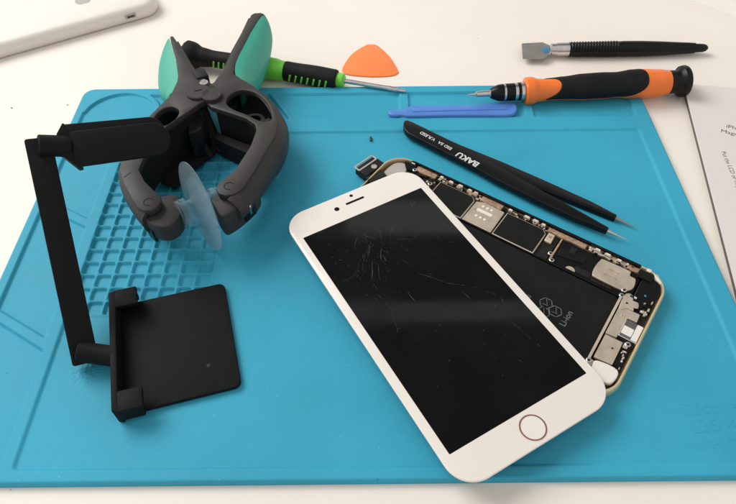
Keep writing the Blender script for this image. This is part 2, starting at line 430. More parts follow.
# lower right: antenna plate, speaker
P('antenna_module', [(16.5, -25.0), (33.4, -25.0), (33.4, -46), (33.6, -66.5), (20, -66.5), (16.5, -61)], 1.25, 4.9, 'black', .3)
P('dark_chip', [(27.5, -27.0), (29.6, -40.6), (24.6, -40.6), (22.4, -28.0)], 4.9, 5.3, 'sticker', .15)
coin = spline([(17.2+2.1*math.cos(a), -36.7+2.4*math.sin(a)) for a in np.linspace(-PI/2, PI/2, 9)], 1, False)
P('coin_contact', coin, 4.9, 5.5, 'silver_plate', .15)
sp = P('loudspeaker', spline([(30.8, -46.5), (32.0, -48.0), (32.3, -60.0), (31.6, -61.2), (29.6, -61.7), (29.0, -64.6), (23.6, -65.4), (20.6, -63.6), (19.4, -61.0), (19.5, -49), (20.6, -46.5), (25.5, -45.8)], 4), 4.9, 6.0, 'silver_plate', .35)
for x in (27.5, 23.7):
    P('speaker_slot', rr(.45, 6.2, .2, x, -54.2), 6.0, 6.08, 'copper', 0, sp)
P('speaker_slot', rr(3.6, .4, .2, 25.6, -51.0), 6.0, 6.08, 'beige', 0, sp)
P('corner_module', [(14.6, -67.2), (35.0, -66.9), (34.0, -75.6), (27, -76.9), (14.5, -76.9)], 1.25, 5.4, 'black', .4)
P('vibration_motor', [(31.2, -64.2), (36.3, -64.2), (36.6, -71.4), (31.6, -71.0)], 3.6, 6.3, 'sticker', .4)
P('white_corner_bracket', [(37.0, -72.2), (37.2, -69.9), (34.4, -72.4), (32.4, -76.2), (34.3, -74.9), (35.8, -73.6)], 4.0, 6.4, 'white_plastic', .15)
P('dust_chip', rr(1.0, 1.0, .2, 22.5, -71.6), 5.4, 5.7, 'dab', 0)
P('antenna_flex', [(34.0, -64.5), (37.0, -64.5), (37.2, -39.0), (34.6, -39.0), (34.4, -45), (35.0, -47), (34.2, -50), (34.9, -56), (34.0, -58)], 3.9, 4.9, 'beige', .1)
P('board_flex', [(16.4, 22.8), (16.4, 45), (17.4, 45), (17.4, 22.8)], 4.3, 5.2, 'copper', .1)
P('ribbon_cable', [(-30, -60.9), (9.0, -60.9), (9.0, -62.2), (-30, -62.2)], 5.25, 5.6, 'sticker', .1)
P('ribbon_cable', [(17.0, -26.5), (33, -26.0), (33, -25.2), (17.0, -25.4)], 4.9, 5.6, 'copper', .1)
for i in range(16):
    x = random.uniform(33.6, 36.8); y = random.uniform(-64, -39); q = random.uniform(.4, 1.0)
    P('chip', rr(q, q*random.uniform(.8, 2.2), .1, x, y, n=1), 4.9, 5.2+random.uniform(0, .5), random.choice(['sticker', 'silver_plate', 'copper', 'white_plastic', 'sticker']), 0)
for i in range(10):
    x = random.uniform(10.6, 19); y = random.uniform(-76.2, -64.5); q = random.uniform(.5, 1.1)
    P('flex_component', rr(q, q*random.uniform(.8, 2.0), .1, x, y, n=1), 5.4, 5.9+random.uniform(0, .6), random.choice(['sticker', 'silver_plate', 'beige', 'white_plastic', 'pcb']), 0)
for x, y, w, h in ((29.0, -33.0, 4.2, 3.0), (19.5, -42.0, 3.6, 8.0), (18.0, -52.0, 1.6, 10.0)):
    P('module_label', rr(w, h, .3, x, y), 4.9 if x < 28 else 5.3, 5.05 if x < 28 else 5.42, 'pcb', 0)
# bottom assembly
P('flex_base', [(-33, -64.0), (14.4, -64.0), (14.4, -76.9), (-33, -76.9)], 1.25, 3.9, 'pcb', .1)
P('dock_bracket', spline([(18.4, -63.8), (18.9, -67.0), (16.2, -67.9), (16.4, -70.4), (13.4, -71.4), (12.6, -69.4), (11.0, -70.2), (10.8, -66.8), (9.5, -66.0), (8.6, -64.0)], 2), 5.42, 6.3, 'silver_plate', .2)
P('upper_cover_plate', [(10.8, -63.9), (11.0, -73.4), (6.2, -73.6), (6.0, -69.3), (-6.5, -69.0), (-7.0, -64.1)], 3.9, 5.7, 'silver_plate', .2)
P('lower_cover_plate', [(-7.4, -64.3), (-7.2, -72.4), (-20.6, -72.6), (-21.2, -64.5)], 3.9, 5.4, 'silver_plate', .25)
P('cover_hole', rr(.9, .9, .45, -12.8, -69.6), 5.4, 5.46, 'sticker', 0)
ln = P('dock_connector', rr(10.2, 8.2, .6, -.2, -73.2), 3.9, 6.2, 'steel', .3)
P('connector_label', rr(4.6, 4.6, .4, -1.2, -71.8), 6.2, 6.27, 'white_plastic', 0, ln)
P('connector_shell', rr(9.4, 2.6, .4, -.2, -75.7), 6.2, 6.5, 'white_plastic', .1, ln)
P('gold_square', rr(1.8, 1.8, .2, 5.8, -67.0), 5.7, 6.0, 'beige', .1)
P('gold_square_core', rr(.9, .9, .2, 5.8, -67.0), 6.0, 6.06, 'copper', 0)
P('folded_flex', [(-10.2, -73.0), (-10.4, -76.6), (-21.4, -76.4), (-20.9, -72.9)], 3.9, 4.7, 'sticker', .2)
for i in range(14):
    x = random.uniform(-20.5, -11); y = random.uniform(-76, -73.3)
    P('flex_component', rr(random.uniform(.4, 1.6), random.uniform(.4, .9), .1, x, y, n=1), 4.7, 5.1+random.uniform(0, .3), random.choice(['silver_plate', 'beige', 'sticker', 'white_plastic']), 0)
for x, y, w, h in ((15.4, -75.6, 1.8, .9), (12.4, -74.9, 3.0, .9), (20.2, -75.6, 1.8, .6), (13.0, -73.8, 1.6, 1.0), (-8.6, -73.9, 2.8, 2.0)):
    P('flex_component', rr(w, h, .2, x, y, n=2), 5.35, 6.0, 'silver_plate', .1)
P('battery_connector', rr(3.0, 1.6, .2, -24.5, -64.6), 3.9, 5.4, 'silver_plate', .2)
P('white_antenna_cover', spline([(-22.6, -66.6), (-22.3, -75.6), (-29.6, -75.6), (-31.0, -70.5), (-28.4, -66.6), (-25.6, -65.6)], 4), 3.9, 6.3, 'white_plastic', .4)
# top corner
P('camera_bay_plate', spline([(22.0, 74.6), (32.0, 74.4), (35.2, 69.0), (30.5, 65.5), (22, 66.6)], 4), 1.25, 4.8, 'grey_frame', .3)
P('corner_block', [(36.4, 70.2), (37.0, 62.4), (32.0, 62.4), (31.4, 66.0), (34.0, 68.6)], 3.0, 5.6, 'black', .3)
P('white_antenna_tab', rr(1.0, 2.2, .2, 37.0, 64.8), 5.4, 6.4, 'white_plastic', .1)
P('antenna_band', rr(1.7, 2.2, .3, 37.5, -68.0), 3.0, 6.6, 'white_plastic', .2)

# ------------------------------------------------------------------ display assembly
DZ = 10.05
dp = thing('phone_display', 'white phone front with scratched black screen, lying across the opened gold housing', 'phone display', (28.8, 166.2, DZ), .516)
finish('display_frame', prism(rr(75.8, 156.2, 11.2, n=12), .0, .9, .2, 1), M['grey_frame'], dp)
finish('front_glass', prism(rr(77.4, 157.8, 12, n=14), .9, 2.4, .45, 3), M['white_glass'], dp)
finish('screen', prism(rr(69.2, 126.4, .3, 0, -1.1, n=2), 2.4, 2.44), M['black_glass'], dp)
finish('earpiece_slot', prism(rr(10.8, 1.35, .65, 0, 71.5), 2.4, 2.45), M['black'], dp)
finish('front_camera', lathe((-11, 70.9, 2.38), (-11, 70.9, 9), [(0, 1.35), (.08, 1.35), (.05, .6)], 20), M['black_glass'], dp)
finish('proximity_sensor', lathe((0, 75.6, 2.38), (0, 75.6, 9), [(0, .95), (.06, .95)], 16), M['black'], dp)
hb = finish('home_button', lathe((0, -71.8, 2.3), (0, -71.8, 9), [(0, 4.9), (.14, 4.9), (.12, 3), (.10, 0)], 48), M['white_plastic'], dp)
new = bmesh.new(); n1 = 56; pf = [(4.85, 2.39), (4.9, 2.56), (5.2, 2.62), (5.5, 2.56), (5.55, 2.39)]; rings = []
for i in range(n1):
    a = 2*PI*i/n1; rings.append([new.verts.new((r*math.cos(a), -71.8+r*math.sin(a), z)) for r, z in pf])
for i in range(n1):
    a, b = rings[i], rings[(i+1) % n1]
    for k in range(len(pf)-1): new.faces.new((a[k], a[k+1], b[k+1], b[k]))
finish('button_ring', new, M['rose'], hb)
# scratches: thin bright slivers in the glass
bm = bmesh.new()
def sliver(p, q, w):
    p = Vector(p); q = Vector(q); d = q-p
    if d.length < .1: return
    nn = Vector((-d.y, d.x)).normalized(); K = max(3, int(d.length/1.2)); prev = None; bow = random.uniform(-.05, .05)*d.length
    for i in range(K+1):
        f = i/K; c = p+d*f+nn*(bow*math.sin(PI*f)+random.uniform(-.12, .12)); ww = w*math.sin(PI*(.06+.88*f))*random.uniform(.4, 1)
        cur = [bm.verts.new((c.x+nn.x*ww, c.y+nn.y*ww, 2.455)), bm.verts.new((c.x-nn.x*ww, c.y-nn.y*ww, 2.455))]
        if prev: bm.faces.new((prev[0], prev[1], cur[1], cur[0]))
        prev = cur
SC = [((-8.8, 49.8), (-3.9, 43.2)), ((-14, 39), (-15.6, 35.6)), ((-13.9, 29.3), (-18.7, 22.8)), ((-6, 33.1), (-6.7, 28.5)), ((-24.6, 17.2), (-24.8, 16)),
      ((-18.3, 20.3), (-19.8, 18.9)), ((-23.9, 36.4), (-23.3, 34.8)), ((25, 59.1), (23.3, 52.5)), ((2.1, 15.3), (10.3, 4.7)), ((-7.4, 9.4), (-7.4, .6)),
      ((14.6, -5.6), (14.9, -9.1)), ((23.6, -29.1), (23.8, -31.2)), ((28, -15.2), (26.9, -18.3)), ((-10.8, 49.7), (-16, 43.9)), ((1, 48.1), (-2, 40.8)), ((-6.6, 43.5), (-12.8, 35.4)), ((8, 46.6), (2.5, 40.7)),
      ((26, 56), (25.2, 53.5)), ((-12, 33), (-17, 25)), ((-10.5, 30), (-15, 21)), ((-4, 38), (-9, 30)), ((10.6, 4.2), (13, 1.6)), ((24.2, -31.6), (24.6, -33.2)), ((-11, -30), (-11.8, -31)), ((14, -45), (15, -47)), ((26, -43), (26.4, -44.5))]
for p, q in SC: sliver(p, q, .065)
for i in range(45):
    x = random.gauss(-9, 10); y = random.gauss(36, 11); a = random.gauss(-2.0, .5); l = random.uniform(.5, 3.2)
    if abs(x) < 33 and y < 60: sliver((x, y), (x+l*math.cos(a), y+l*math.sin(a)), random.uniform(.015, .05))
for i in range(44):
    x = random.uniform(-32, 32); y = random.uniform(-60, 58); a = random.gauss(-1.6, .8); l = random.uniform(.3, 1.6)
    sliver((x, y), (x+l*math.cos(a), y+l*math.sin(a)), random.uniform(.015, .06))
for chain in ([(25, 57), (23.5, 50), (24.5, 44), (22, 36), (23, 28)], [(-5, 36), (2, 22), (8, 10), (13, 2), (15, -9), (21, -20), (24, -31), (25, -40)], [(-14, 34), (-17, 24), (-20, 14), (-19, 4), (-23, -8)], [(2, 40), (12, 34), (20, 30), (28, 22)], [(13, 2), (22, -6), (28, -16)]):
    for p, q in zip(chain, chain[1:]):
        for k in range(4):
            if random.random() < .55:
                f0 = k/4; a_ = (p[0]+(q[0]-p[0])*f0, p[1]+(q[1]-p[1])*f0); b_ = (p[0]+(q[0]-p[0])*(f0+.25), p[1]+(q[1]-p[1])*(f0+.25)); sliver(a_, b_, .035)
# long hairline cracks branching from the impact
for ang0, ln in ((-2.2, 30), (-1.9, 24), (-1.2, 22), (-2.7, 16), (-.7, 20), (.4, 12), (1.5, 12), (2.6, 14)):
    x, y, a = -9.5, 41.0, ang0
    for k in range(int(ln/2.5)):
        a += random.gauss(0, .22); x2 = x+2.5*math.cos(a); y2 = y+2.5*math.sin(a)
        if random.random() < .62 and abs(x2) < 33 and y2 < 60: sliver((x, y), (x2, y2), .03)
        if random.random() < .25: sliver((x2, y2), (x2+3*math.cos(a+.7), y2+3*math.sin(a+.7)), .02)
        x, y = x2, y2
finish('scratches', bm, M['scratch'], dp, smooth=False)
# camera flex sticking out at the top
MT = dp.matrix_basis.copy(); MT.translation = Vector((28.8, 166.2, DZ)); MTi = MT.inverted()
fx = bmesh.new()
pp = [((4, 238, 10.0), (14, 243, 10.0)), ((0.5, 246, 9.4), (9.5, 251.5, 9.4)), ((-1.5, 251, 7.5), (7.5, 256.5, 7.5)), ((-2.5, 253, 5.0), (6.5, 258.5, 5.2))]
pv = None
for a, b in pp:
    cur = [fx.verts.new(MTi @ Vector(a)), fx.verts.new(MTi @ Vector(b))]
    if pv: fx.faces.new((pv[0], pv[1], cur[1], cur[0]))
    pv = cur
r = bmesh.ops.extrude_face_region(fx, geom=list(fx.faces)); bmesh.ops.translate(fx, vec=(0, 0, .35), verts=[v for v in r['geom'] if isinstance(v, bmesh.types.BMVert)])
fl = finish('flex_cable', fx, M['black'], dp)
ca, sa = math.cos(math.radians(47)), math.sin(math.radians(47))
rz = math.radians(44)-.516
c0 = MTi @ Vector((1.6, 259.2, 6.0))
finish('camera_module', box(c0.x, c0.y, c0.z, 14.5, 8.6, 4.4, rz, .4), M['tool_dark'], fl)
c1 = MTi @ Vector((-.9, 261.2, 8.6))
bmg = prism(rr(14.2, 4.6, .8, c1.x, c1.y, rz=rz), c1.z-.4, c1.z, 0, holes=[rr(12.4, 3.0, .5, c1.x, c1.y, rz=rz)])
finish('gold_rim', bmg, M['grey_frame'], fl)
c2 = MTi @ Vector((3.8, 258.2, 8.2))
finish('camera_lens', lathe(c2, c2+Vector((0, 0, 5)), [(-.2, 1.6), (.5, 1.6), (.5, 1.1), (.2, 1.0), (.25, 0)], 20), M['grey_frame'], fl)

# ------------------------------------------------------------------ tweezers
tw = thing('tweezers', 'black fine-pointed tweezers with white lettering and bare steel tips, lying on blue mat', 'tweezers', (70, 255, 2.7))
up = [(24.4, 297.9), (28.5, 296.9), (36, 291.2), (54, 278.2), (76, 263.6), (98, 247.8), (118.6, 232.4), (129.9, 222.4), (128.2, 220.0), (106.4, 234.1), (93.5, 241.6), (72, 254.5), (48, 271.5), (30, 284)]
low = [(21.7, 295.2), (22.3, 297.6), (24.2, 298.2), (27, 296.4), (40, 286.0), (62, 268.5), (80, 251.2), (92.6, 239.0), (104.9, 228.2), (122.4, 211.7), (121.0, 209.8), (106.6, 218.6), (91.0, 230.0), (70.1, 247.0), (60, 256.2), (41.5, 271.5), (28, 282.8), (24.4, 285.6), (22.2, 289.0), (21.5, 292.4)]
a1 = finish('tweezer_arm', prism(up, 3.0, 6.2, .5, 2), M['black'], tw, world=True)
a2 = finish('tweezer_arm', prism(low, 4.6, 8.6, .7, 3), M['black'], tw, world=True)
finish('steel_tip', lathe((127.6, 222.6, 4.6), (138.4, 214.9, 4.0), [(0, 1.15), (5, .75), (10, .35), (13.6, .1)], 14), M['blade'], a1, world=True)
finish('steel_tip', lathe((120.3, 212.2, 6.4), (131.5, 205.4, 5.2), [(0, 1.15), (5, .75), (9, .35), (13.2, .1)], 14), M['steel'], a2, world=True)
ang = math.atan2(272.2-256.5, 46.8-64.0)
bm = text_bm('BAKU', 5.6, (62.6, 259.6, 8.62), ang, .03, bold=.18)
join(bm, text_bm('ESD 5A', 3.0, (48.6, 272.4, 8.62), ang, .03, bold=.06))
join(bm, text_bm('V.R.ESD', 3.2, (39.8, 280.3, 8.62), ang, .03, bold=.06))
finish('lettering', bm, M['label_white'], tw, world=True, smooth=False)

# ------------------------------------------------------------------ scraper
sc_ = thing('scraper', 'black pen-shaped scraper with flat grey steel blade, on the table at the top right', 'scraper', (124, 374.5, 0))
finish('blade', prism([(106.5, 383.6), (104.4, 366.2), (117.7, 365.6), (124.1, 370.4), (125.4, 380.8), (121.0, 384.8)], 3.6, 4.5, .2, 1), M['blade'], sc_, world=True)
finish('adhesive_dab', lathe((121.6, 375.4, 4.3), (121.6, 375.4, 9), [(0, 3.2), (.4, 3.0), (.8, 1.8), (.95, 0)], 14), M['dab'], sc_, world=True)
A0, A1 = (123.5, 374.6, 5.2), (231, 375.7, 4.6)
finish('ferrule', lathe(A0, A1, [(0, 2.2), (1.2, 3.9), (4.5, 4.0), (5.2, 4.4), (12.8, 4.5), (12.8, 4.0)], 28), M['steel'], sc_, world=True)
prf = [(12.8, 4.1), (13.2, 4.7)]
for i in range(17):
    tt = 14+i*1.9; prf += [(tt, 4.45+.018*i*1.2), (tt+.7, 4.98+.018*i*1.2), (tt+1.3, 4.45+.018*i*1.2)]
prf += [(50, 5.1), (62, 5.05), (75, 4.6), (85, 4.1), (92.6, 3.7), (93.0, 3.75), (98.4, 3.4), (98.8, 2.9), (104, 2.7), (106, 2.2), (107.2, 1.2), (107.5, 0)]
finish('handle', lathe(A0, A1, prf, 32), M['black'], sc_, world=True)

# ------------------------------------------------------------------ orange precision screwdriver
sd = thing('precision_screwdriver', 'orange and black precision screwdriver with silver bit, lying across top right corner of mat', 'screwdriver', (62, 320.4, 0))
B0, B1 = Vector((62.0, 320.2, 9.6)), Vector((197.4, 331.2, 10.0))
L = lathe
finish('bit', L(B0, B1, [(0, .35), (5, .9), (5.6, 1.7), (14, 1.9), (14.6, 2.6)], 20), M['steel'], sd, world=True)
finish('collar', L(B0, B1, [(14.2, 2.6), (15, 3.4), (19.2, 5.0), (22, 5.2), (22.1, 4.9), (23.4, 4.9), (23.5, 5.3), (28.8, 5.3), (28.9, 5.0), (30.8, 5.0), (30.9, 5.4), (32.5, 5.5), (35, 5.5)], 36), M['black'], sd, world=True)
finish('collar_ring', L(B0, B1, [(22.15, 4.0), (22.15, 5.25), (23.35, 5.25), (23.35, 4.0)], 36), M['steel'], sd, world=True)
finish('collar_ring', L(B0, B1, [(28.95, 4.0), (28.95, 5.35), (30.75, 5.35), (30.75, 4.0)], 36), M['steel'], sd, world=True)
finish('collar_ring', L(B0, B1, [(32.6, 4.0), (32.6, 5.75), (34.6, 5.75), (34.6, 4.0)], 36), M['steel'], sd, world=True)
def interp(prof, t):
    for (a, ra), (b, rb) in zip(prof, prof[1:]):
        if a <= t <= b:
            f = (t-a)/(b-a) if b > a else 0; f = f*f*(3-2*f); return ra+(rb-ra)*f
    return prof[-1][1]
base = [(35.0, 5.6), (36.0, 8.2), (39.5, 8.4), (44, 7.0), (51, 6.3), (60, 6.7), (72, 7.6), (84, 7.7), (93, 7.3), (103, 8.4), (110, 8.9), (120, 8.2), (126, 7.4)]
pr = [(35.0, 4.5)]+[(35+i*91/90, interp(base, 35+i*91/90)) for i in range(91)]+[(126.1, 5)]
finish('handle', L(B0, B1, pr, 48), M['orange'], sd, world=True)
finish('end_cap', L(B0, B1, [(126.0, 6.8), (126.2, 7.2), (131, 7.0), (132.6, 7.6), (134.2, 9.4), (136.4, 9.8), (137.6, 9.3), (138.0, 8.0), (137.4, 0)], 40), M['black'], sd, world=True)
# black over-moulded grip: a saddle wrapping the side that faces up
def saddle(B0, B1, base, tl, tr, kl, kr, center, half, lift, nt=70, na=36):
    d = (B1-B0).normalized(); u = Vector((-d.y, d.x, 0)).normalized(); w = d.cross(u)*1.0
    if w.z < 0: w = -w
    new = bmesh.new(); G = []
    for j in range(na+1):
        a = -half+2*half*j/na; tL = tl-kl*(a/half)**2 ; tR = tr-kr*(a/half)**2*abs(a/half)
        row = []
        for i in range(nt+1):
            f = i/nt; t = tL+(tR-tL)*f
            ed = min(1, f*(tR-tL)/.8, (1-f)*(tR-tL)/.8, (1-abs(a/half))*half*8/.8)
            r = interp(base, t)-.25+(lift+.25)*math.sqrt(max(0, ed*(2-ed)))
            r += .12*math.sin(t*2.6)*(1 if 8 < i < nt-8 else 0)
            th = center+a
            row.append(new.verts.new(B0+d*t+(u*math.cos(th)+w*math.sin(th))*r))
        G.append(row)
    for a, b in zip(G, G[1:]):
        for i in range(nt): new.faces.new((a[i], a[i+1], b[i+1], b[i]))
    return new
finish('grip', saddle(B0, B1, base, 56.5, 110.5, 9.5, 16, math.radians(118), math.radians(88), .7), M['black_soft'], sd, world=True)

# ------------------------------------------------------------------ blue spudger
sp_ = [(13.0, 309.5), (16.2, 312.6), (21.0, 311.6), (26.1, 314.8), (29.9, 316.0), (45, 315.6), (63.8, 316.2), (80, 317.6), (88, 318.2), (91.6, 316.2), (91.9, 312.0), (89.9, 307.6), (84, 305.8), (65, 306.0), (48, 306.2), (26.3, 305.7), (21.4, 306.9), (16.0, 306.4)]
bm = prism(spline(sp_, 3), 2.8, 5.6, .9, 3)
o = finish('opening_tool', bm, M['blue']); tag(o, 'translucent blue plastic pry tool lying on the mat beneath the orange screwdriver tip', 'pry tool')
g = bmesh.new()
box(57, 311.2, 5.72, 58, 2.6, .5, math.radians(1.2), .2, bm=g)
finish('centre_rib', g, M['blue'], o)

# ------------------------------------------------------------------ green screwdriver
gs = thing('screwdriver', 'black and lime green screwdriver with thin steel shaft, behind the teal-handled pliers', 'screwdriver', (-117, 366, 0))
G0, G1 = Vector((-119.5, 367.2, 9.2)), Vector((-16.0, 341.0, 6.2))
gb = [(0, 8.2), (2, 9.2), (5.5, 8.8), (12, 6.2), (20, 5.4), (32, 5.6), (44, 6.6), (54, 7.4), (62, 7.0), (68, 6.1), (76, 6.0), (90, 6.3), (103, 6.0), (105, 5.6)]
def seg(a, b, extra=0, e0=.6):
    return [(a, interp(gb, a)-1.0), (a+.2, interp(gb, a)-.2+extra)]+[(a+(b-a)*i/24, interp(gb, a+(b-a)*i/24)+extra) for i in range(1, 24)]+[(b-.2, interp(gb, b)-.2+extra), (b, interp(gb, b)-1.0)]
finish('rear_grip', lathe(G0, G1, [(-1.2, 0), (-1.0, 6.5)]+seg(0, 44, .0), 36), M['black_soft'], gs, world=True)
finish('green_body', lathe(G0, G1, seg(43.5, 69.5, 0), 36), M['green'], gs, world=True)
finish('front_grip', lathe(G0, G1, seg(69, 104, .25), 36), M['black_soft'], gs, world=True)
finish('green_collar', lathe(G0, G1, [(103.6, 3), (103.7, 4.2), (105, 4.7), (108, 4.5), (109.0, 3.4), (109.1, 1)], 28), M['green'], gs, world=True)
finish('shaft', lathe(G0, G1, [(109, 1.5), (136, 1.45), (137, 1.6), (143, 1.6), (143.4, 1.25), (148.5, 1.2), (149, .6)], 18), M['steel'], gs, world=True)
dg_ = (G1-G0).normalized(); ug = Vector((dg_.y, -dg_.x, 0)).normalized(); wg = ug.cross(dg_).normalized()
if wg.z < 0: wg = -wg
for tt in (22, 25.5, 29, 74, 78, 82, 86, 90, 94, 98):
    R0 = interp(gb, tt)+.15; th = math.radians(-4)
    c = G0+dg_*tt+(ug*math.cos(th)+wg*math.sin(th))*R0
    nrm = (ug*math.cos(th)+wg*math.sin(th)); tan = nrm.cross(dg_)
    mx4 = Matrix((( *(dg_*.96+tan*.3).normalized(), 0), (0, 0, 0, 0), (0, 0, 0, 0), (0, 0, 0, 1)))
    ax = (dg_+tan*-.25).normalized(); ay = nrm.cross(ax).normalized()
    m4 = Matrix.Translation(c) @ Matrix((ax, ay, nrm)).transposed().to_4x4()
    finish('grip_slot', box(0, 0, -.1, 1.2, 5.4, .7, 0, .3, mtx=m4), M['green'], gs, world=True)

# ------------------------------------------------------------------ orange pick
pk = spline([(3.5, 389.8), (-.5, 388.6), (-9.6, 378.5), (-15.3, 364.5), (-15.6, 358.2), (-11.5, 355.0), (2, 352.6), (15.5, 353.2), (20.4, 355.8), (20.8, 360), (16, 375), (8.2, 388.0)], 5)
o = finish('plectrum', prism(pk, 0.02, .9, .3, 2), M['pick']); tag(o, 'flat orange triangular opening pick lying on the white table', 'pick')

# ------------------------------------------------------------------ white phone case, top left
cs = thing('phone_in_case', 'white phone case with small side cut-out, lying back up at the top left', 'phone case', (-155.8, 435.8, 0), math.radians(29.5))
# local: x runs along the long side towards the near corner, y away from the camera
cw, cl = 82, 164
prof = [(4, 0), (1.6, .4), (.4, 2.2), (0, 5.0), (.4, 7.6), (1.6, 9.6), (4, 10.6), (9, 11.0), (9, .2)]
cx_, cy_ = -cl/2+4.5, cw/2-5.5
b1 = sweep_rr(cl, cw, 13, prof[:8]+[(12.9, 11.0), (12.9, 0)], n=12)
bmesh.ops.translate(b1, vec=(cx_, cy_, 0), verts=b1.verts)
finish('case_shell', b1, M['case_white'], cs, ang=60)
finish('case_back', prism(rr(cl-20, cw-20, 6, cx_, cy_), 9.5, 11.02, .0), M['case_white'], cs)
yf = -5.5
so = finish('switch_cutout', box(-18.8, yf+.1, 5.6, 8.0, 1.6, 3.6, 0, .7), M['case_grey'], cs)
finish('mute_switch', box(-18.8, yf-.6, 5.4, 5.2, .8, 1.4, 0, .3), M['ink'], so)
for x in (-34, -46.5): finish('volume_button', box(x, yf+.3, 5.6, 8.5, 1.5, 2.8, 0, .6), M['case_white'], cs)
lx_, ly_ = -44.0, 21.5
lg = spline([(lx_-5, ly_+4), (lx_-5.5, ly_), (lx_-3.6, ly_-3.4), (lx_-1, ly_-4.0), (lx_, ly_-3.5), (lx_+1, ly_-4.0), (lx_+3.6, ly_-3.4), (lx_+5.2, ly_), (lx_+4.8, ly_+4), (lx_+2, ly_+6), (lx_, ly_+5.2), (lx_-2, ly_+6)], 4)
finish('back_emblem', prism(lg, 11.02, 11.06), M['case_grey'], cs)

# ------------------------------------------------------------------ printed pad, right
pd = thing('magnetic_pad', 'pale printed card pad partly in frame at the right edge, its thick edge raised', 'pad', (202.7, 338.0, 0), math.radians(-9.5))
# local: origin at near-left top corner; left edge runs down -y
finish('card', prism(rr(150, 212, .6, 75.0, -106, rz=0, n=3), 2.7, 3.4, .1, 1), M['paper'], pd)
finish('under_sheet', prism(rr(149.4, 211.4, .6, 75.1, -106, n=3), .02, 2.68), M['pad_core'], pd)
ra = math.radians(9.5)
def padloc(x, y):
    dx, dy = x-202.7, y-338.0; c, s = math.cos(ra), math.sin(ra); return dx*c-dy*s, dx*s+dy*c
x, y = padloc(209.3, 290.4)
bm = text_bm('Magnetic Project Mat', 4.6, (x, y, 3.41), math.radians(-24)+ra, .01)
x, y = padloc(214.0, 294.6)
join(bm, text_bm('iPhone 6s Plus', 4.6, (x, y, 3.41), math.radians(-24)+ra, .01))
x, y = padloc(203.6, 273.5)
join(bm, text_bm('Put the LCD or may hang off', 3.6, (x, y, 3.41), math.radians(-86)+ra-math.radians(8), .01))
x, y = padloc(210.8, 262.5)
join(bm, text_bm('keep screws by step', 3.6, (x, y, 3.41), math.radians(-86)+ra-math.radians(8), .01))
finish('printed_text', bm, M['ink'], pd, smooth=False)

# sheet in the far corner
o = finish('paper_sheet', prism([(243.3, 446.1), (269, 420.5), (420, 300), (520, 470), (330, 600), (243.3+40, 486)][::-1], .02, .5, 0), M['sheet'])
tag(o, 'blank white paper sheet at the far top right corner of the table', 'paper')

# ------------------------------------------------------------------ display opening pliers
pl = thing('opening_pliers', 'dark grey suction pliers with teal grips, lying on the mat behind the black stand', 'pliers', (-85, 280, 3))
hole = spline([(-77.3, 284.6), (-75.4, 291.8), (-69.7, 295.3), (-61.6, 292.4), (-54.3, 283.4), (-50.8, 272.3), (-52.4, 268.0), (-57.6, 268.6), (-64.9, 273.8), (-73.0, 278.6)], 3)
Rtop = [(-67.5, 376.6), (-71.5, 376.2), (-73.3, 374.0), (-75.7, 359.3), (-79.6, 337.4), (-81.9, 319.4), (-86.6, 303.0), (-92.0, 296.5), (-91.5, 288.5), (-84.7, 280.4), (-72.7, 274.6), (-64.8, 270.6), (-59.3, 265.4), (-58.0, 260.6), (-59.8, 248.1), (-65.2, 231.4), (-70.6, 223.4), (-72.7, 220.6), (-73.0, 217.4), (-71.3, 214.2), (-68.2, 212.9), (-64.6, 213.4), (-61.6, 215.6), (-59.6, 219.0), (-55.2, 231.3), (-50.4, 248.0), (-47.6, 256.5), (-47.0, 266.3), (-49.0, 276.4), (-55.5, 289.6), (-63.5, 299.0), (-71.0, 305.6), (-76.4, 311.0), (-77.0, 319.0), (-75.8, 329.5), (-71.6, 353.6), (-67.4, 370.8), (-65.2, 375.2)]
ra_ = finish('jaw_arm', prism(Rtop, 29.6, 33, .5, 2, holes=[hole[::-1]]), M['tool_grey'], pl, world=True)
ro = spline([(-79, 312), (-72, 304.6), (-64.0, 298.2), (-56.2, 288.6), (-49.8, 276.2), (-47.8, 266.3), (-48.2, 256.5), (-51.0, 248.0), (-55.8, 231.5), (-61.2, 216.0), (-65.0, 209.5)], 4, False)
n = len(ro)
z0 = [3+13*max(0, (i/(n-1)-.35)/.65)**1.2 for i in range(n)]
finish('side_wall', wall(ro, 32.2, z0, 2.4, -1, bulge=5.5), M['tool_grey'], ra_, world=True)
ri = spline([(-82.5, 279.6), (-72.5, 273.6+1.8), (-65.5, 271.4), (-59.9, 265.6), (-59.0, 260.6), (-60.9, 248.1), (-66.2, 231.6), (-72, 221)], 4, False)
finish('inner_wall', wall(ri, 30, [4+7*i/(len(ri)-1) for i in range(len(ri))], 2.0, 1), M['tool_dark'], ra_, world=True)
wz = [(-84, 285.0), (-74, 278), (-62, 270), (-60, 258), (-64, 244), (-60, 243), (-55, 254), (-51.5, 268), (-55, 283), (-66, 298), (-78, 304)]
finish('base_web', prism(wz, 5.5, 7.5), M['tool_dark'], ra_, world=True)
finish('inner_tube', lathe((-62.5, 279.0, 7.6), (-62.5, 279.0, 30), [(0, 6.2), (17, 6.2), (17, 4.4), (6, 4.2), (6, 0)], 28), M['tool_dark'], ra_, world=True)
finish('finger_clip', prism([(-57.5, 270.0), (-52.5, 268.4), (-51.4, 271.8), (-53.6, 272.6), (-54.6, 270.9), (-56.6, 273.0)], 26.2, 31.6, .3, 1), M['tool_dark'], ra_, world=True)
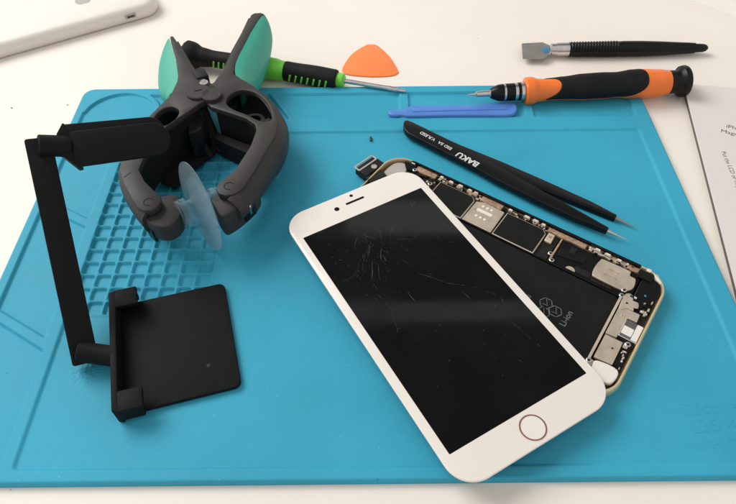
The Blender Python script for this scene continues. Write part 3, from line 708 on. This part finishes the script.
Ltop = [(-120.3, 349.2), (-118.4, 349.6), (-113.3, 340.7), (-102.5, 319.8), (-95.0, 308.5), (-88.0, 301.5), (-83.6, 296.5), (-84.2, 288.0), (-91.0, 283.4), (-97.0, 275.0), (-106.0, 263.0), (-111.8, 248), (-113.2, 231.0), (-108.6, 222.7), (-101.6, 215.0), (-98.6, 212.0), (-97.6, 208.4), (-98.8, 204.8), (-101.6, 202.8), (-105.0, 202.8), (-108.0, 205.0), (-111.6, 210.2), (-118.3, 221.3), (-122.8, 231.2), (-123.4, 238.3), (-122.6, 252), (-119.6, 266), (-114.6, 277.6), (-108.8, 290.5), (-107.2, 305.7), (-112.2, 325.0), (-118.6, 343.0)]
holeL = spline([(-113.6, 271.8), (-110.6, 278.4), (-105.8, 280.2), (-101.4, 276.6), (-102.2, 269.6), (-106.4, 264.6), (-111.0, 264.4)], 3)
la_ = finish('jaw_arm', prism(Ltop, 30.0, 33.6, .5, 2, holes=[holeL[::-1]]), M['tool_grey'], pl, world=True)
lo = spline([(-107.6, 303), (-109.2, 290.5), (-115.0, 277), (-120.0, 266), (-122.8, 252), (-123.4, 238.3), (-122.4, 231.4), (-118.0, 221.6), (-111.0, 210.8), (-104, 201.8)], 4, False)
n = len(lo); z0 = [3+13*max(0, (i/(n-1)-.35)/.65)**1.2 for i in range(n)]
finish('side_wall', wall(lo, 32.6, z0, 2.4, 1, bulge=3.0), M['tool_grey'], la_, world=True)
li = spline([(-92.5, 283.0), (-97.8, 275.4), (-107, 263.0), (-112.8, 248), (-114.2, 231.0), (-109.6, 222.2), (-102, 216.2)], 4, False)
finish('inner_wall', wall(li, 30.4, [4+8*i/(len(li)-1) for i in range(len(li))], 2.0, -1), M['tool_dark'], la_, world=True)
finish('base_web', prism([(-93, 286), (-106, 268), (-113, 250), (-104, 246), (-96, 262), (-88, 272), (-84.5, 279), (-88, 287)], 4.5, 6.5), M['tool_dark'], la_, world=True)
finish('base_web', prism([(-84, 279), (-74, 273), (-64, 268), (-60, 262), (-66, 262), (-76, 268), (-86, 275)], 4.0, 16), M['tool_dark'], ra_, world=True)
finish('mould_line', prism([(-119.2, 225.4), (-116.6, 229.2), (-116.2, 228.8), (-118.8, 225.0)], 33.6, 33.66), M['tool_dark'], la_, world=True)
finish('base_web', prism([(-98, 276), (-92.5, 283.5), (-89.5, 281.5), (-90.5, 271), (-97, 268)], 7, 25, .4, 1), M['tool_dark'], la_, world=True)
# hinge: bosses, pin, spring bars
def boss(x, y, z, r, h, m, par, nm='hinge_boss'):
    return finish(nm, lathe((x, y, z), (x, y, z+9), [(0, r), (h-.4, r), (h, r-.4), (h, 0)], 32), M[m], par, world=True)
boss(-85.6, 289.0, 33.02, 5.6, 2.2, 'tool_grey', ra_)
boss(-93.4, 291.8, 33.62, 6.6, 1.6, 'tool_grey', la_)
finish('pin_slot', box(-93.4, 292.4, 35.3, 4.2, .7, .3, .3), M['tool_dark'], la_, world=True)
finish('hinge_pin', lathe((-91.5, 300.2, 30), (-91.5, 300.2, 40), [(0, 2.4), (5, 2.4), (5.6, 1.8), (5.6, 0)], 20), M['steel'], pl, world=True)
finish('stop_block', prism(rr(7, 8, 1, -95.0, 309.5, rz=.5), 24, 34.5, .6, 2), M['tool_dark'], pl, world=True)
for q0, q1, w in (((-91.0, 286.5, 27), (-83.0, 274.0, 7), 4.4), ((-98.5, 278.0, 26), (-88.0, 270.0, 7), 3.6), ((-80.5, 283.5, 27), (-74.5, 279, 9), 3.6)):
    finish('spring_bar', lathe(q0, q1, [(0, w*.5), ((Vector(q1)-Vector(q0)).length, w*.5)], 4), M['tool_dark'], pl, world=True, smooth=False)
# jaw tips
def jawtip(plan, par, pivot, z0=15.0, z1=29.3):
    o = finish('jaw_tip', prism(plan, z0, z1, 1.0, 2), M['tool_grey'], par, world=True)
    new = bmesh.new()
    N = 36; r0, r1 = 2.1, 2.6
    for i in range(26):
        a0 = 2*PI*i/N+.6; a1 = 2*PI*(i+1)/N+.6
        zt = 33.75 if par is la_ else 33.12
        f = [new.verts.new((pivot[0]+r*math.cos(a), pivot[1]+r*math.sin(a), zt)) for a, r in ((a0, r0), (a1, r0), (a1, r1), (a0, r1))]
        new.faces.new(f)
    finish('pivot_mark', new, M['tool_dark'], o, world=True, smooth=False)
    return o
jr = jawtip(spline([(-76.3, 215.2), (-73.2, 208.8), (-69.8, 203.4), (-66.8, 203.6), (-61.0, 209.6), (-56.0, 217.2), (-54.2, 225.0), (-60, 229.0), (-68, 226.5), (-73.5, 222)], 3), ra_, (-67.0, 219.2))
finish('jaw_window', box(-57.9, 213.2, 21.5, 7.5, 1.2, 9.0, math.radians(56), .2), M['black'], jr, world=True)
finish('window_lever', box(-57.6, 212.6, 23.5, 1.4, 1.4, 6.0, math.radians(56), .2), M['steel'], jr, world=True)
jl = jawtip(spline([(-100.6, 216.4), (-95.4, 217.6), (-91.8, 216.4), (-89.4, 210.0), (-88.8, 204.0), (-91.4, 198.4), (-96.0, 196.4), (-102.6, 199.0), (-108.4, 205.6), (-108, 214)], 3), la_, (-103.4, 208.5), 18.5)
finish('jaw_window', box(-104.0, 201.0, 20.0, 6.5, 1.6, 8.0, math.radians(-46), .2), M['black'], jl, world=True)
# grips: D-section rubber pads filling the outside of each handle
def grip(edge, side, B, H, ztop, parent):
    ed = spline(edge, 8, False); n = len(ed); K = 22; new = bmesh.new(); G = []
    for i, (x, y) in enumerate(ed):
        a = Vector(ed[max(i-1, 0)]); b = Vector(ed[min(i+1, n-1)]); t = (b-a).normalized(); nn = Vector((t.y, -t.x))*side
        f = i/(n-1); env = max(.02, math.sin(PI*min(1, max(0, .03+.94*f)))**.5); envb = max(.02, math.sin(PI*min(1, max(0, .03+.94*f)))**.75)
        ring = []
        for k in range(K+1):
            q = k/K; o = B*envb*math.sin(PI*q)**.6; z = ztop-H*env*q
            ring.append(new.verts.new((x+nn.x*o, y+nn.y*o, z)))
        G.append(ring)
    for a, b in zip(G, G[1:]):
        for k in range(K): new.faces.new((a[k], a[k+1], b[k+1], b[k]))
        new.faces.new((a[K], a[0], b[0], b[K]))
    new.faces.new(G[0]); new.faces.new(G[-1])
    return finish('handle_grip', new, M['teal'], parent, world=True)
grip([(-65.6, 375.6), (-68.0, 368), (-71.9, 353.6), (-75.4, 333), (-76.6, 318.4), (-74.6, 308.0), (-71, 303)], -1, 12.5, 29, 32.6, ra_)
grip([(-120.6, 348.0), (-117.2, 338.5), (-112.4, 325), (-108.6, 312), (-107.4, 302), (-108.6, 293)], 1, 14.0, 29, 33.2, la_)
# handle cores so the strips have depth
finish('handle_core', wall([(-80.5, 308), (-79.8, 322), (-77.6, 337), (-74.0, 356), (-71.6, 373)], 31, 3.5, 3.6, 1, bulge=0), M['tool_grey'], ra_, world=True)
finish('handle_core', wall([(-99.5, 309.5), (-106.5, 322), (-112.5, 334), (-118.6, 346)], 31, 3.5, 3.6, -1, bulge=0), M['tool_grey'], la_, world=True)
# suction cups
az = .60; nv = Vector((math.cos(az), math.sin(az), -.10)).normalized(); cc = Vector((-81.4, 212.8, 25.4))
R_ = 23.0
c_a = lathe(cc-nv*.1, cc-nv*40, [(0, R_), (.5, R_), (.9, 18), (1.3, 11), (2.2, 7.0), (3.4, 5.2), (9, 5.2)], 72)
c_b = lathe(cc+nv*.3, cc+nv*40, [(0, 15), (.5, 15), (1.0, 11), (2.2, 7.0), (3.4, 5.2), (9, 5.2)], 72)
finish('suction_cup', c_a, M['clear'], jl, world=True)
finish('suction_cup', c_b, M['clear'], jr, world=True)
finish('cup_collar', lathe(cc-nv*6.6, cc-nv*40, [(0, 6.9), (2.6, 6.9), (2.6, 5.8), (3.2, 5.8), (3.2, 6.6), (4.2, 6.6)], 40), M['clear'], jl, world=True)
finish('cup_collar', lathe(cc+nv*6.2, cc+nv*40, [(0, 6.9), (2.4, 6.9), (2.4, 5.8), (3.0, 5.8), (3.0, 6.6), (4.0, 6.6)], 40), M['clear'], jr, world=True)

# ------------------------------------------------------------------ black two-plate display stand
st = thing('display_stand', 'black plastic folding holder with a square base plate and raised upper clamp arm', 'stand', (-86, 148, 2.7))
cr = Vector((-86.7, 147.6)); rz = math.radians(15.2); c_, s_ = math.cos(rz), math.sin(rz)
def bp(x, y): return (cr.x+x*c_-y*s_, cr.y+x*s_+y*c_)
outl = [bp(x, y) for x, y in rr(49, 56.5, 3.2, 1.3, 0)]
finish('base_plate', prism(outl, 2.9, 5.4, .5, 2), M['stand_black'], st, world=True)
wl = [bp(x, y) for x, y in ((-25.6, -30.0), (-23.0, -31.0), (-22.6, 30.6), (-25.6, 30.6))]
finish('clamp_wall', prism(wl, 2.9, 13.6, .5, 2), M['stand_black'], st, world=True)
for y0, y1, in ((21.4, 31.2), (-31.0, -21.6)):
    hk = [bp(x, y) for x, y in ((-23.4, y0), (-13.2, y0), (-13.2, y1), (-23.4, y1))]
    o = finish('clamp_hook', prism(hk, 11.0, 13.5, .5, 2), M['stand_black'], st, world=True)
    ys = y1-2.2 if y0 > 0 else y0
    fk = [bp(x, y) for x, y in ((-23.4, ys), (-14.0, ys), (-14.0, ys+2.2), (-23.4, ys+2.2))]
    finish('hook_web', prism(fk, 5.2, 11.3, .2, 1), M['stand_black'], o, world=True)
finish('moulding_mark', lathe((*bp(13.5, -15), 5.38), (*bp(13.5, -15), 9), [(0, .9), (.1, .9), (.12, .5)], 12), M['black'], st, world=True)
Bc = Vector((-124.0, 141.2, 9.4)); Tc = Vector((-142.3, 209.8, 65.3))
cam_p = Vector((0, 0, 248.9))
a = (Tc-Bc).normalized(); vw = (cam_p-(Tc+Bc)/2).normalized(); w = a.cross(vw).normalized(); dN = w.cross(a).normalized()
if w.x > 0: w = -w
Lb = (Tc-Bc).length
m4 = Matrix.Translation((Tc+Bc)/2) @ Matrix((w, a, dN)).transposed().to_4x4()
new = prism(rr(10.6, Lb+9, 1.2, 0, 0), -3.6, 3.6, .6, 2)
bmesh.ops.transform(new, matrix=m4, verts=new.verts)
finish('link_arm', new, M['stand_black'], st, world=True)
Pw = Vector((*bp(-25.0, -1.5), 9.0))
finish('hinge_peg', lathe(Pw, Bc+dN*3.2-a*-.5, [(-.5, 4.9), (.6, 4.8), (1.2, 4.5), (14.5, 4.5), (15.0, 4.1)], 32), M['stand_black'], st, world=True)
# upper clamp, hanging from the top of the arm
e = (Vector((-92.6, 229.6, 64.8))-Vector((-128.8, 215.9, 70.3))).normalized()
v0 = (Vector((-128.8, 215.9, 70.3))-Vector((-127.6, 203.9, 60.5))); v = (v0-e*v0.dot(e)).normalized(); nrm = e.cross(v).normalized()
if nrm.dot(cam_p-Tc) < 0: nrm = -nrm
O = (Vector((-128.8, 215.9, 70.3))+Vector((-127.6, 203.9, 60.5)))/2
m5 = Matrix.Translation(O) @ Matrix((e, v, nrm)).transposed().to_4x4()
def up_part(name, poly, z0, z1, par, bev=.5):
    new = prism(poly, z0, z1, bev, 2); bmesh.ops.transform(new, matrix=m5, verts=new.verts)
    return finish(name, new, M['stand_black'], par, world=True)
H = 7.8
def tongue(x0, x1, h0, h1, yc=0):
    pts = [(x0, yc-h0), (x1-h1, yc-h1)]+[(x1-h1+h1*math.sin(t_), yc-h1*math.cos(t_)) for t_ in np.linspace(.1, PI-.1, 14)]+[(x1-h1, yc+h1), (x0, yc+h0)]
    return pts
fp = up_part('front_jaw', tongue(0, 41.5, H, H-.2), -3.0, 0, st, .6)
up_part('rear_jaw', tongue(-3.0, 40.5, 8.0, 7.0, 5.4), -12.0, -9.2, st, .6)
up_part('jaw_bridge', [(-4.9, -1.5), (.4, -H), (2.2, -H), (2.2, H), (-1.8, H+4.4), (-5.1, H-.2)], -11.8, -.8, st, .5)
p0 = m5 @ Vector((-1.0, 2.2, -4.0)); p1 = Tc+dN*3.6+a*1.0
finish('hinge_peg', lathe(p0, p1, [(0, 4.9), (3.2, 4.9), (3.8, 4.7), ((p1-p0).length, 4.7), ((p1-p0).length+.4, 4.3)], 32), M['stand_black'], st, world=True)

# ------------------------------------------------------------------ loose specks
for i, (x, y, s, z, lab) in enumerate(((2.4, 287.4, 1.5, 2.75, 'tiny dark curled crumb on the mat, left of the tweezer end'),
                                 (99.5, 229.6, .7, 2.75, 'tiny dark speck on the mat below the tweezer arms'),
                                 (-223.4, 323.9, .5, .1, 'tiny dark crumb on the bare table at the far left edge'),
                                 (-188.9, 326.4, .4, .1, 'tiny brown crumb on the table just left of the mat corner'),
                                 (-51.9, 300.4, .5, 2.6, 'tiny dark speck on the mat right of the pliers'))):
    new = bmesh.new(); bmesh.ops.create_icosphere(new, subdivisions=2, radius=s)
    for vv in new.verts: vv.co *= random.uniform(.6, 1.1); vv.co.z *= .5
    if i == 0:
        for vv in new.verts: vv.co.x *= .6; vv.co.y *= 1.5
    bmesh.ops.translate(new, vec=(x, y, z+s*.4), verts=new.verts)
    tag(finish('crumb', new, M['crumb']), lab, 'crumb')

# ------------------------------------------------------------------ light
w_ = bpy.data.worlds.new('World'); scn.world = w_; w_.use_nodes = True
nt = w_.node_tree; bg = nt.nodes['Background']
tc = nt.nodes.new('ShaderNodeTexCoord'); sx = nt.nodes.new('ShaderNodeSeparateXYZ'); nt.links.new(tc.outputs['Generated'], sx.inputs[0])
def mth(op, a, b=None, c=None):
    n = nt.nodes.new('ShaderNodeMath'); n.operation = op
    for i, q in enumerate((a, b, c)):
        if q is None: continue
        if isinstance(q, (int, float)): n.inputs[i].default_value = q
        else: nt.links.new(q, n.inputs[i])
    return n.outputs[0]
def band(val, lo_, hi_, soft):
    def ss(v, e0, e1):
        n = nt.nodes.new('ShaderNodeMapRange'); n.interpolation_type = 'SMOOTHSTEP'
        nt.links.new(v, n.inputs['Value']); n.inputs['From Min'].default_value = e0; n.inputs['From Max'].default_value = e1; return n.outputs['Result']
    return mth('MULTIPLY', ss(val, lo_-soft, lo_+soft), mth('SUBTRACT', 1, ss(val, hi_-soft, hi_+soft)))
zz = sx.outputs['Z']; azm = mth('ARCTAN2', sx.outputs['X'], sx.outputs['Y'])
yy = mth('MAXIMUM', sx.outputs['Y'], .01); qq = mth('DIVIDE', zz, yy); xq = mth('DIVIDE', sx.outputs['X'], yy)
fr = mth('GREATER_THAN', sx.outputs['Y'], .02)
dark = mth('MULTIPLY', band(zz, .55, .97, .05), band(azm, -.75, .95, .15))
b1_ = mth('MULTIPLY', fr, mth('MULTIPLY', band(qq, 1.04, 1.15, .012), band(xq, -.05, .26, .012)))
b2_ = mth('MULTIPLY', fr, mth('MULTIPLY', band(qq, 1.44, 1.54, .015), band(xq, -.16, .52, .015)))
b3_ = mth('MULTIPLY', fr, mth('MULTIPLY', band(qq, .84, 1.16, .02), band(xq, -.14, .70, .03)))
base_ = mth('ADD', .70, mth('MULTIPLY', dark, -.57))
tot = mth('ADD', base_, mth('ADD', mth('MULTIPLY', b1_, .45), mth('ADD', mth('MULTIPLY', b2_, .42), mth('MULTIPLY', b3_, .16))))
nt.links.new(tot, bg.inputs['Strength']); bg.inputs['Color'].default_value = (1.0, .97, .935, 1)

def area(name, loc, target, size, power, col):
    ld = bpy.data.lights.new(name, 'AREA'); ld.shape = 'RECTANGLE'; ld.size = size[0]; ld.size_y = size[1]; ld.energy = power; ld.color = col
    o = bpy.data.objects.new(name, ld); COL.objects.link(o); o.location = loc
    o.rotation_euler = (Vector(target)-Vector(loc)).to_track_quat('-Z', 'Y').to_euler(); return o
area('window_light', (-1.1, .95, 1.25), (-.02, .22, 0), (1.15, .95), 28, (1, .985, .96))

# ------------------------------------------------------------------ camera
F_PX, PITCH, ROLL, CH = 631.9585, .884047, -.0098028, 248.8995
fw = Vector((0, math.cos(PITCH), -math.sin(PITCH))); r0 = Vector((1, 0, 0)); u0 = r0.cross(fw)
rgt = r0*math.cos(ROLL)+u0*math.sin(ROLL); upv = -r0*math.sin(ROLL)+u0*math.cos(ROLL)
cd = bpy.data.cameras.new('camera'); cd.sensor_width = 36; cd.lens = F_PX/736*36; cd.clip_start = .005; cd.clip_end = 20
co = bpy.data.objects.new('camera', cd); COL.objects.link(co)
mm_ = Matrix((rgt, upv, -fw)).transposed().to_4x4(); mm_.translation = Vector((0, 0, CH*MM)); co.matrix_world = mm_
scn.camera = co
scn.view_settings.view_transform = 'Standard'; scn.view_settings.look = 'None'; scn.view_settings.exposure = 0
scn.cycles.max_bounces = 10; scn.cycles.transparent_max_bounces = 12
